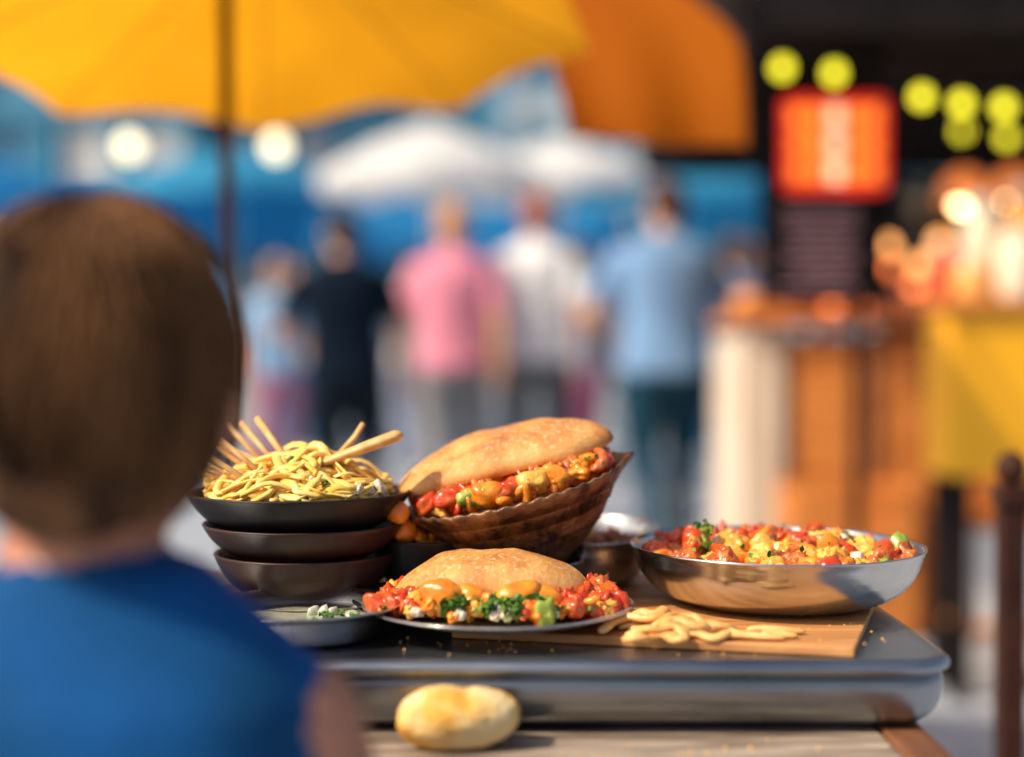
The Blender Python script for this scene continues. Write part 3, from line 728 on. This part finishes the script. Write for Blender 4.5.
mb = MB(); mb.tube([(.12,3.02,1.425),(.50,3.02,1.40)],.005,0,8); mb.tube([(.49,3.02,1.40),(.50,3.1,1.62),(.62,3.9,1.88)],.006,0,8); mb.tube([(.04,3.3,1.83),(.34,3.3,1.86),(.68,3.92,1.90)],.006,0,8)
mb.build('frame', pole_m, e)

# ---------------------------------------------------------------- food stall on the right
dark = mat('dark_paint', (.006,.005,.006), (.014,.010,.012), 6, .8, spec=.15)
darkbrown = mat('dark_timber', (.09,.035,.022), (.17,.07,.04), 8, .6, stretch=(.4,4,4))
crate_w = mat('crate_wood', (.50,.15,.025), (.78,.30,.065), 7, .6, stretch=(.5,4,6), bump=.2)
pale_w = mat('pale_panel', (.64,.50,.38), (.80,.68,.55), 5, .6, stretch=(3,3,.5))
e = root('food_stall', (1.8,5.2,0))
mb = MB()
mb.box((2.1,5.55,1.90),(2.9,3.3,.10),0); mb.box((2.1,3.88,2.08),(2.9,.04,.50),0); mb.box((.63,5.4,2.10),(.04,3.0,.46),0)
mb.box((1.055,4.35,.925),(.035,.035,1.848),0); mb.box((3.4,4.25,.925),(.06,.06,1.848),0); mb.box((1.85,7.0,.925),(.07,.07,1.848),0); mb.box((3.4,7.0,.925),(.07,.07,1.848),0)
for k in range(9): mb.box((2.1,4.1+k*.36,1.835),(2.7,.03,.028),0)
mb.build('roof_and_posts', dark, e, smooth=False, bevel=.004)
mb = MB()
for k in range(16): mb.box((2.68,7.08,.06+k*.114),(1.55,.03,.108),0)
for z in (1.05,1.32,1.58): mb.box((2.68,6.93,z),(1.5,.22,.025),0)
mb.build('back_wall', darkbrown, e, smooth=False, bevel=.003)
gl = [mat('amber_jar',(.7,.25,.04),rough=.15,coat=.5), mat('red_jar',(.6,.04,.03),rough=.15,coat=.5), mat('cream_jar',(.8,.62,.4),rough=.3), mat('pink_jar',(.7,.25,.3),rough=.2)]
mb = MB()
for z in (1.063,1.333,1.593):
    x = 1.98
    while x < 3.35:
        h = R.uniform(.10,.19); r = R.uniform(.03,.05)
        mb.lathe([(.001,z),(r,z),(r,z+h*.7),(r*.6,z+h*.85),(r*.6,z+h),(.001,z+h+.001)],16,R.randrange(4),T((x,6.93,0))); x += R.uniform(.1,.17)
mb.build('storage_jars', gl)
e = root('wooden_counter', (1.2,5.5,0)); mb = MB()
for k in range(8): mb.box((1.415,5.5,.075+k*.125),(.75,.03,.117),0)
for x in (1.06,1.40,1.78): mb.box((x,5.483,.53),(.045,.02,1.02),1)
mb.box((1.415,5.85,.52),(.74,.66,1.0),1)
mb.box((1.35,5.80,1.09),(.98,.76,.04),0)
for k in range(3): mb.box((.905+.062*k,5.49,.53),(.057,.03,1.03),2)
mb.box((.955,5.85,.52),(.16,.66,1.0),2)
mb.build('counter_body', [crate_w, darkbrown, pale_w], e, smooth=False, bevel=.004)
loaf = mat('loaf_crust',(.70,.22,.04),(.85,.38,.09),20,.5); rose = mat('cured_ham',(.75,.2,.10),(.85,.35,.18),20,.4)
for x in (.93,1.04,1.15,1.26,1.38,1.52,1.65):
    mb = MB(); mb.chunk((x,5.55+R.uniform(-.05,.1),1.11+.045),(.062,.09,.05),R.randrange(2),None,.1,1.5,3); mb.build('bread_loaf', [loaf, rose])
for x, y, z in ((1.14,4.85,0),(1.14,4.85,.27),(1.56,4.95,0),(1.56,4.95,.27)):
    mb = MB()
    for k in range(3):
        for sy in (-1,1): mb.box((x,y+sy*.15,z+.045+k*.08),(.40,.015,.065),0)
        for sx in (-1,1): mb.box((x+sx*.205,y,z+.045+k*.08),(.015,.30,.065),0)
    for sx in (-1,1):
        for sy in (-1,1): mb.box((x+sx*.185,y+sy*.13,z+.13),(.03,.03,.245),0)
    mb.box((x,y,z+.02),(.39,.28,.012),0)
    mb.build('wooden_crate', crate_w, smooth=False, bevel=.003)
yp = mat('yellow_paint',(.93,.42,.004),(.96,.47,.008),4,.5,bump=.05); whitep = mat('white_paint',(.78,.75,.72),(.68,.66,.64),5,.5)
e = root('yellow_counter', (1.75,4.02,0)); mb = MB()
mb.box((1.77,4.02,.85),(1.14,.24,.46),0); mb.box((1.77,4.02,1.095),(1.18,.30,.03),1)
for x in (1.24,2.30):
    for y in (3.93,4.11): mb.box((x,y,.31),(.05,.05,.62),2)
mb.box((1.77,4.02,.20),(1.05,.22,.02),1)
for x in (1.41,1.71): mb.box((x,4.02,.21+.13),(.24,.20,.26),3)
for x in (1.41,1.71): mb.box((x,4.02,.485),(.25,.21,.02),1)
mb.build('counter_body', [yp, crate_w, dark, whitep], e, smooth=False, bevel=.006)
glass_c = [mat('honey_jar',(.88,.42,.10),rough=.15,coat=.6), mat('cream_tub',(.88,.74,.55),rough=.35), mat('jam_jar',(.75,.14,.05),rough=.15,coat=.6), mat('jar_lid',(.75,.72,.68),rough=.3,metal=.6)]
for x, y, h, r, k in ((1.27,3.94,.11,.05,0),(1.39,3.93,.19,.055,1),(1.51,3.95,.15,.05,0),(1.34,4.08,.30,.05,1),(1.47,4.10,.34,.055,0),(1.23,4.09,.16,.045,2),(1.60,4.0,.24,.05,1)):
    mb = MB(); z = 1.1105
    mb.lathe([(.001,z),(r*.95,z),(r,z+.006),(r,z+h*.75),(r*.7,z+h*.88),(.001,z+h*.881)],24,k,T((x,y,0)))
    mb.lathe([(.001,z+h*.882),(r*.74,z+h*.882),(r*.74,z+h),(.001,z+h+.001)],24,3,T((x,y,0))); mb.build('food_jar', glass_c)
# illuminated sign
e = root('illuminated_sign', (.924,4.12,1.4)); mb = MB()
mb.rings([[V((p.x,yy,p.y)) for p in rrect(.768,1.084,1.415,1.704,.03,0,i)] for yy,i in ((4.16,.004),(4.10,0),(4.095,.004))],0)
mb.rings([[V((p.x,yy,p.y)) for p in rrect(.770,1.082,1.417,1.702,.03,0,i)] for yy,i in ((4.094,.006),(4.090,.008))],1)
for r_ in range(3):
    for c_ in range(5):
        cx = .926+(c_-2)*.053; cz = 1.5595+(r_-1)*.078
        mb.box((cx,4.086,cz),(.040,.006,.056),2 if c_ != 2 else 3)
mb.build('light_box', [dark, emis('red_neon',(.80,.02,.012),.62), emis('orange_panel',(1,.22,.012),1.2), emis('warm_panel',(1,.62,.36),1.3)], e, smooth=False)
mb = MB(); mb.tube([(.80,4.13,1.70),(.80,4.13,1.85)],.006,0); mb.tube([(1.04,4.13,1.70),(1.04,4.13,1.85)],.006,0); mb.build('brackets', dark, e)
e = root('menu_board', (.9,4.2,1.1)); mb = MB()
mb.box((.915,4.20,1.475),(.37,.02,.74),0)
for k in range(10): mb.box((.91+R.uniform(-.01,.01),4.188,1.385-k*.026),(R.uniform(.14,.24),.003,.010),1)
mb.build('board', [dark, mat('chalk',(.60,.34,.36),rough=.9)], e, smooth=False)
wire = mat('wire',(.02,.02,.02),rough=.6)
def lights(name, pts, rad, m, sag=.0, ends=()):
    mb = MB(); P = [V(p) for p in pts]; path = [V(ends[0])] if ends else []
    for i in range(len(P)-1):
        for k in range(6):
            t = k/6; p = P[i].lerp(P[i+1],t); p.z -= sag*4*t*(1-t); path.append(p+V((0,0,rad*2.2)))
    path.append(P[-1]+V((0,0,rad*2.2)))
    if ends: path.append(V(ends[1]))
    mb.tube(path,.003,0,6)
    for p in P:
        mb.tube([p+V((0,0,rad*.8)),p+V((0,0,rad*2.2))],rad*.4,0,8)
        mb.chunk(p,(rad,rad,rad*1.1),1,None,0,1,3)
    mb.build(name,[wire,m])
ylw = emis('bulb_yellow',(.90,.80,.03),3.0)
lights('string_lights', [(.757,4.0,1.76),(.903,4.0,1.745),(1.148,4.0,1.679),(1.26,4.0,1.66),(1.378,4.0,1.65),(1.5,4.0,1.66),(1.65,4.0,1.7)], .022, ylw, .02)
lights('string_lights', [(1.42,4.5,1.66),(1.56,4.5,1.64)], .02, ylw, .02)
warm = emis('bulb_warm',(1,.42,.12),4)
lights('string_lights', [(1.32,5.0,1.335),(1.43,5.0,1.27),(1.5,5.0,1.35),(1.60,5.0,1.40),(1.69,5.0,1.36),(1.75,5.0,1.5)], .026, warm, .02)
lights('string_lights', [(1.17,5.2,1.14),(1.27,5.2,1.12),(1.37,5.2,1.27),(1.47,5.2,1.20)], .024, emis('bulb_red',(1,.22,.06),3.6), .005, ends=((1.1,5.2,1.83),(1.6,5.2,1.83)))
lights('string_lights', [(-3.6,8,2.3),(-2.144,8,2.11),(-1.32,8,2.11),(-.2,8,2.55)], .058, emis('bulb_white',(1,.88,.55),2.8), .1)
for x, y, z in ((1.40,4.42,1.42),(1.62,4.6,1.45)):
    mb = MB(); mb.lathe([(.02,z+.11),(.06,z+.08),(.085,z),(.083,z-.002),(.055,z+.078),(.018,z+.105)],32,0,T((x,y,0)))
    mb.chunk((x,y,z+.015),.035,1,None,0,1,3); mb.tube([(x,y,z+.10),(x,y,1.85)],.004,2,6)
    mb.build('pendant_lamp',[cloth_trans('lamp_shade',(.85,.55,.3),(.9,.6,.35),.5), emis('lamp_bulb',(1,.6,.28),18), wire])
# timber barrier post at the right edge with base and cap
mb = MB(); px, py = .668, 1.90
mb.box((px,py,.01),(.16,.16,.02),0); mb.box((px,py,.05),(.07,.07,.06),0); mb.box((px,py,.42),(.034,.034,.68),0); mb.box((px,py,.775),(.042,.042,.03),0)
mb.chunk((px,py,.812),(.020,.020,.024),0,None,.02,1,3)
for k in range(4): mb.box((px+.06*math.cos(k*1.571),py+.06*math.sin(k*1.571),.023),(.012,.012,.006),1)
mb.build('wooden_post', [mat('post_wood',(.025,.008,.005),(.055,.018,.010),10,.6,spec=.2), mat('bolt',(.4,.4,.4),metal=1,rough=.4)], smooth=False, bevel=.004)

# ---------------------------------------------------------------- ground
def pave():
    m, nt, b = _new('paving'); N, L = nt.nodes, nt.links
    tc = N.new('ShaderNodeTexCoord'); br = N.new('ShaderNodeTexBrick'); br.inputs['Scale'].default_value = 1.6
    br.inputs['Color1'].default_value = (.40,.45,.53,1); br.inputs['Color2'].default_value = (.52,.57,.64,1); br.inputs['Mortar'].default_value = (.16,.17,.19,1)
    br.inputs['Mortar Size'].default_value = .012; L.new(tc.outputs['Object'], br.inputs['Vector'])
    nz = N.new('ShaderNodeTexNoise'); nz.inputs['Scale'].default_value = 2; nz.inputs['Detail'].default_value = 8; L.new(tc.outputs['Object'], nz.inputs['Vector'])
    mx = N.new('ShaderNodeMixRGB'); mx.blend_type = 'MULTIPLY'; mx.inputs[0].default_value = .4
    L.new(br.outputs[0], mx.inputs[1]); L.new(nz.outputs['Fac'], mx.inputs[2]); L.new(mx.outputs[0], b.inputs['Base Color']); b.inputs['Roughness'].default_value = .55
    return m
mb = MB(); mb.add([(-600,-300,-.12),(600,-300,-.12),(600,900,-.12),(-600,900,-.12)],[[0,1,2,3]]); mb.build('ground', mat('asphalt',(.05,.05,.052),(.07,.07,.07),3,.85), smooth=False)
mb = MB(); mb.box((0,8,-.06),(60,34,.12)); mb.build('pavement', pave(), smooth=False, bevel=.01)
mb = MB(); mb.box((0,58,-.06),(120,50,.12)); mb.build('pavement', pave(), smooth=False, bevel=.01)
mb = MB()
for k in range(-12,12): mb.box((k*4,29,-.114),(2,.12,.004))
mb.build('road_marking', whitep, smooth=False)

# ---------------------------------------------------------------- market stalls & parasols
blue_c = cloth_trans('blue_canvas',(.02,.22,.52),(.04,.34,.68),.5); cyan_c = cloth_trans('cyan_canvas',(.05,.36,.62),(.08,.48,.76),.5); white_c = cloth_trans('white_canvas',(.84,.84,.84),(.88,.88,.88),.4)
alu = mat('aluminium',(.55,.57,.6),rough=.4,metal=.9)
for hub, Rr, m, r0 in (((-.62,11,2.72),.88,white_c,0),((-4.0,10.5,2.45),1.0,blue_c,10),((.45,13,2.9),1.0,white_c,5),((1.75,14,2.9),1.2,cyan_c,15),((-2.6,13.5,2.9),1.2,cyan_c,5)):
    parasol('market_parasol', hub, Rr, .42, 0, 0, m, alu, (hub[0],hub[1]), hub[2]-.1, rot=r0, scal_=.03, fringe=.12, pr=.02)
def stall(x, y, wd, m, seed):
    q = random.Random(seed); e = root('market_stall', (x,y,0)); mb = MB()
    for sx in (-1,1):
        for sy in (-1,1): mb.box((x+sx*wd/2,y+sy*.8,1.05),(.04,.04,2.1),0)
    mb.build('frame', alu, e, smooth=False)
    mb = MB(); xa, xb = x-wd/2-.1, x+wd/2+.1
    vs = [(xa,y-1,2.1),(xb,y-1,2.1),(xb,y,2.65),(xa,y,2.65),(xb,y+1,2.1),(xa,y+1,2.1),(xa,y-1,1.88),(xb,y-1,1.88)]
    mb.add(vs,[[0,1,2,3],[3,2,4,5],[0,6,7,1]]); mb.build('canopy', m, e, smooth=False)
    mb = MB(); mb.box((x,y-.5,.78),(wd-.1,.8,.04),0); mb.box((x,y-.5,.38),(wd-.2,.7,.75),1)
    for k in range(int(wd/.22)):
        mb.chunk((x-wd/2+.2+k*.21,y-.6+q.uniform(-.1,.1),.86),(.09,.12,.07),2+q.randrange(4),None,.15)
        if q.random()<.6: mb.box((x-wd/2+.2+k*.21,y-.3,.80+.12),(.16,.12,.24),2+q.randrange(4))
    mb.build('display_table', [crate_w, q.choice([white_c,white_c,cyan_c]), whitep, gl[1], blue_c, gl[0]], e, smooth=False)
stall(-3.3,14.5,2.6,blue_c,1); stall(-.3,15.5,2.8,blue_c,2); stall(2.7,15,2.4,cyan_c,3); stall(-6.2,13,2.4,cyan_c,4); stall(5.6,16,2.6,white_c,5)

# ---------------------------------------------------------------- buildings
def building(x0, x1, y, dep, h, wall, glass, nxw, nzw, name='office_building'):
    e = root(name, ((x0+x1)/2, y, 0)); wdt = x1-x0; mb = MB()
    mb.box(((x0+x1)/2, y+dep/2+.25, h/2), (wdt, dep, h)); mb.build('core', glass, e, smooth=False)
    mb = MB(); cw = wdt/nxw; ch = h/nzw
    for i in range(nxw+1): mb.box((x0+i*cw, y+.1, h/2), (cw*.16, .30, h+.3))
    for k in range(nzw+1): mb.box(((x0+x1)/2, y+.13, k*ch if k else .15), (wdt+cw*.1, .24, ch*.2 if k else .3))
    mb.box(((x0+x1)/2, y+dep/2, h+.25), (wdt+.5, dep+.6, .3))
    mb.build('frame', wall, e, smooth=False)
    mb = MB()
    for i in range(nxw):
        for k in range(nzw):
            if R.random() < .40: mb.box((x0+(i+.5)*cw, y+.235, (k+.55)*ch), (cw*.7, .02, ch*.6), R.randrange(2))
            mb.box((x0+(i+.5)*cw, y+.228, (k+.5)*ch), (.06, .04, ch*.8), 0)
    mb.build('window_blinds', [whitep, mat('blind_blue',(.25,.6,.75),rough=.5)], e, smooth=False)
g1 = mat('glass_blue',(.02,.18,.34),(.04,.28,.46),.4,.12,.3); g2 = mat('glass_teal',(.02,.22,.36),(.05,.34,.50),.4,.12,.3)
w1 = mat('panel_blue',(.06,.27,.44),(.08,.33,.50),.5,.6); w2 = mat('concrete_light',(.40,.50,.58),(.50,.58,.64),.5,.8); w3 = mat('panel_teal',(.05,.26,.40),rough=.6)
building(-22,-7.5,33,12,20,w1,g1,9,6); building(-7,-.5,36,12,14,w3,g2,5,4); building(0,7,34,12,17,w2,g1,5,5); building(7.6,22,33,12,22,w1,g1,9,6)
building(-40,-22.5,34,12,15,w2,g2,9,4); building(22.5,40,34,12,15,w2,g2,9,4)
